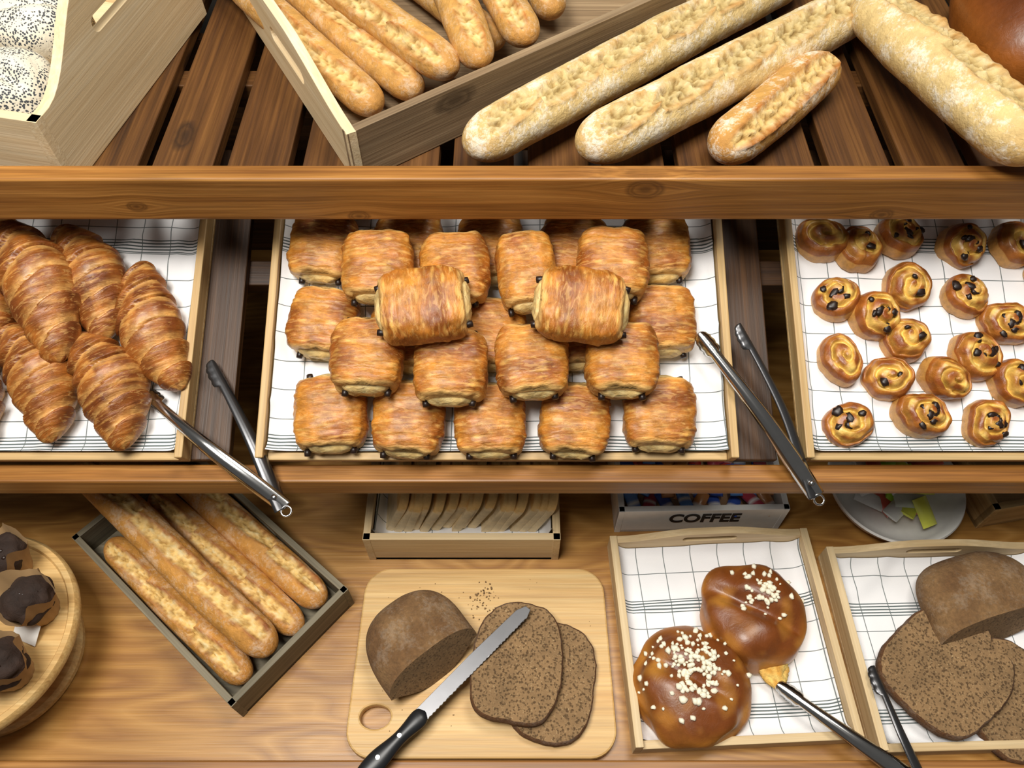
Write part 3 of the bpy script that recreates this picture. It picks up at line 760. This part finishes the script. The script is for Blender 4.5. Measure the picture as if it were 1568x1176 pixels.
# ------------------------------------------------------------ coffee box
crate('coffee_sachet_box',(.176,.578),1,.282,91,.22,.4505,.078,.078,.010,[m_white],slotsB=False)
bx=bpy.data.objects['coffee_sachet_box']
tc=bpy.data.curves.new('lettering','FONT'); tc.body='COFFEE'; tc.size=.040; tc.align_x='CENTER'; tc.extrude=.0004; tc.offset=.0012; tc.space_character=1.0
to=bpy.data.objects.new('lettering',tc); sc.collection.objects.link(to)
to.matrix_world=T(.322,.5797,.488)@R(1,'Z')@R(90,'X')@Matrix.Diagonal((.86,1.,1,1))
tc.materials.append(m_blk); to.parent=bx
random.seed(21)
b=MB(); cols=[(.55,.03,.03),(.04,.10,.45),(.60,.25,.08),(.10,.25,.60),(.45,.05,.08)]
m_wrap=mat_bread('foil_wrapper',.3,.1,60,.001,60,coat=.5)
for i in range(54):
    px=.205+.028*(i%9)+random.uniform(-.005,.005); py=.605+.030*((i//9)%6)+random.uniform(-.004,.004); pz=.508+random.uniform(-.006,.012)
    c=random.choice(cols); M=T(px,py,pz)@R(random.uniform(-30,30),'Z')@R(random.uniform(-20,20),'X')
    rg=[];cs=[]
    for k in range(9):
        t=k/8; hh=.006*math.sin(math.pi*clamp(t*.8+.1))+.0004; w=.011
        rg.append([(w*math.cos(a),-.022+.044*t,hh*math.sin(a)) for a in [q*math.pi/6 for q in range(12)]])
        cs.append([((.8,.8,.8) if (.3<t<.5) else c)]*12)
    b.rings(rg,0,cs,M)
b.box(.190,.444,.592,.785,.4605,.502)
for i in range(len(b.v)-8,len(b.v)): b.c[i]=(.35,.2,.1,1)
b.build('coffee_sachets',[m_wrap])

# ------------------------------------------------------------ white bowl with wrapped candy
b=MB(); J=T(.660,.646,.4505)
b.lathe([(.002,0),(.075,0),(.092,.010),(.108,.035),(.115,.050),(.113,.054),(.109,.051),(.100,.034),(.088,.018),(.072,.009),(.002,.009)],0,72,J)
random.seed(8)
for i in range(40):
    a=random.uniform(0,6.28); rr=random.uniform(0,.072); c=random.choice([(.45,.75,.05),(.75,.78,.1),(.8,.8,.78),(.6,.65,.55),(.65,.12,.08),(.85,.85,.8)])
    M=J@T(rr*math.cos(a),rr*math.sin(a),.024+.042*random.random())@R(random.uniform(0,180),'Z')@R(random.uniform(-30,30),'X')
    b.rings([[(.014*math.cos(q*math.pi/5),-.025+.0125*k,(.007*math.sin(math.pi*(k*.2+.1)))*math.sin(q*math.pi/5)) for q in range(10)] for k in range(5)],1,[[c]*10]*5,M)
b.build('candy_bowl',[m_white,m_wrap],angle=50)
crate('wooden_box',(.80,.585),10,.25,100,.2,.4505,.07,.07,.012,[m_traywood],slotsB=False)

# ------------------------------------------------------------ muffin stand
b=MB(); C=T(-.790,.362,.4505)
b.lathe([(.002,0),(.112,0),(.118,.004),(.118,.012),(.112,.018),(.04,.022),(.022,.04),(.020,.075),(.035,.095),(.06,.102),(.150,.104),(.156,.108),(.157,.118),(.153,.124),(.145,.124),(.142,.120),(.002,.120)],0,96,C)
b.build('wooden_cake_stand',[m_board],angle=40)
def muffin(x,y,s):
    b=MB(); M=T(x,y,.5725)@R(s*70,'Z'); rg=[]
    n=64
    for z,r in ((0,.024),(.002,.0245),(.02,.028),(.04,.033),(.055,.037)):
        ring=[]
        for j in range(n):
            a=2*math.pi*j/n; k=(z/.055)
            rr=r*(1+.14*k*abs(math.sin(2*a))+.02*math.sin(16*a)); zz=z+.030*k*k*abs(math.cos(2*a))**3
            ring.append((rr*math.cos(a),rr*math.sin(a),zz))
        rg.append(ring)
    b.rings(rg,1,cap=False); b.add(rg[0],[tuple(range(n))],1)
    r2,cs=bun_rings(.034,.034,.024,s*4,lambda x,y,z:mix((.040,.018,.010),(.020,.009,.005),z),n=48,m=28,lump=.25); b.rings(r2,0,cs,T(0,0,.045))
    b.lathe([(.002,.003),(.022,.003),(.030,.04),(.002,.042)],0,32,None,(.03,.012,.008))
    for _ in range(8):
        a=random.uniform(0,6.28);rr=random.uniform(0,.024); b.ico((rr*math.cos(a),rr*math.sin(a),.067-rr*.3),.004,2,jit=.2,sub=1)
    b.build('chocolate_muffin',[m_muff,m_paper,m_choc],M=M)
for i,(x,y) in enumerate([(-.750,.462),(-.688,.398),(-.695,.308),(-.80,.37),(-.80,.28),(-.87,.42)]): muffin(x,y,i+1)
b=MB(); b.box(-.02,.02,0,.0008,0,.03,M=T(-.700,.352,.5735)@R(-20,'Z')@R(-55,'X')); b.build('price_tag',[m_white],smooth=False)

# ------------------------------------------------------------ light and camera
def area(name,loc,tgt,size,power,col):
    l=bpy.data.lights.new(name,'AREA'); l.shape='RECTANGLE'; l.size=size[0]; l.size_y=size[1]; l.energy=power; l.color=col
    o=bpy.data.objects.new(name,l); sc.collection.objects.link(o); o.location=loc
    o.rotation_euler=(V(tgt)-V(loc)).to_track_quat('-Z','Y').to_euler(); return o
area('window_light',(-.6,.12,3.1),(0,.6,.8),(1.0,.8),72,(1,.96,.89))
area('ceiling_light',(.6,.95,3.3),(.1,.6,.8),(.8,.8),34,(1,.95,.86))
w=bpy.data.worlds.new('World'); sc.world=w; w.use_nodes=True
w.node_tree.nodes['Background'].inputs[0].default_value=(1,.96,.90,1); w.node_tree.nodes['Background'].inputs[1].default_value=.09
cam=bpy.data.cameras.new('Camera'); cam.sensor_width=36; cam.lens=28.0; cam.clip_start=.05
co=bpy.data.objects.new('Camera',cam); sc.collection.objects.link(co); co.location=(0,0,1.72); co.rotation_euler=(math.radians(35),0,0)
sc.camera=co
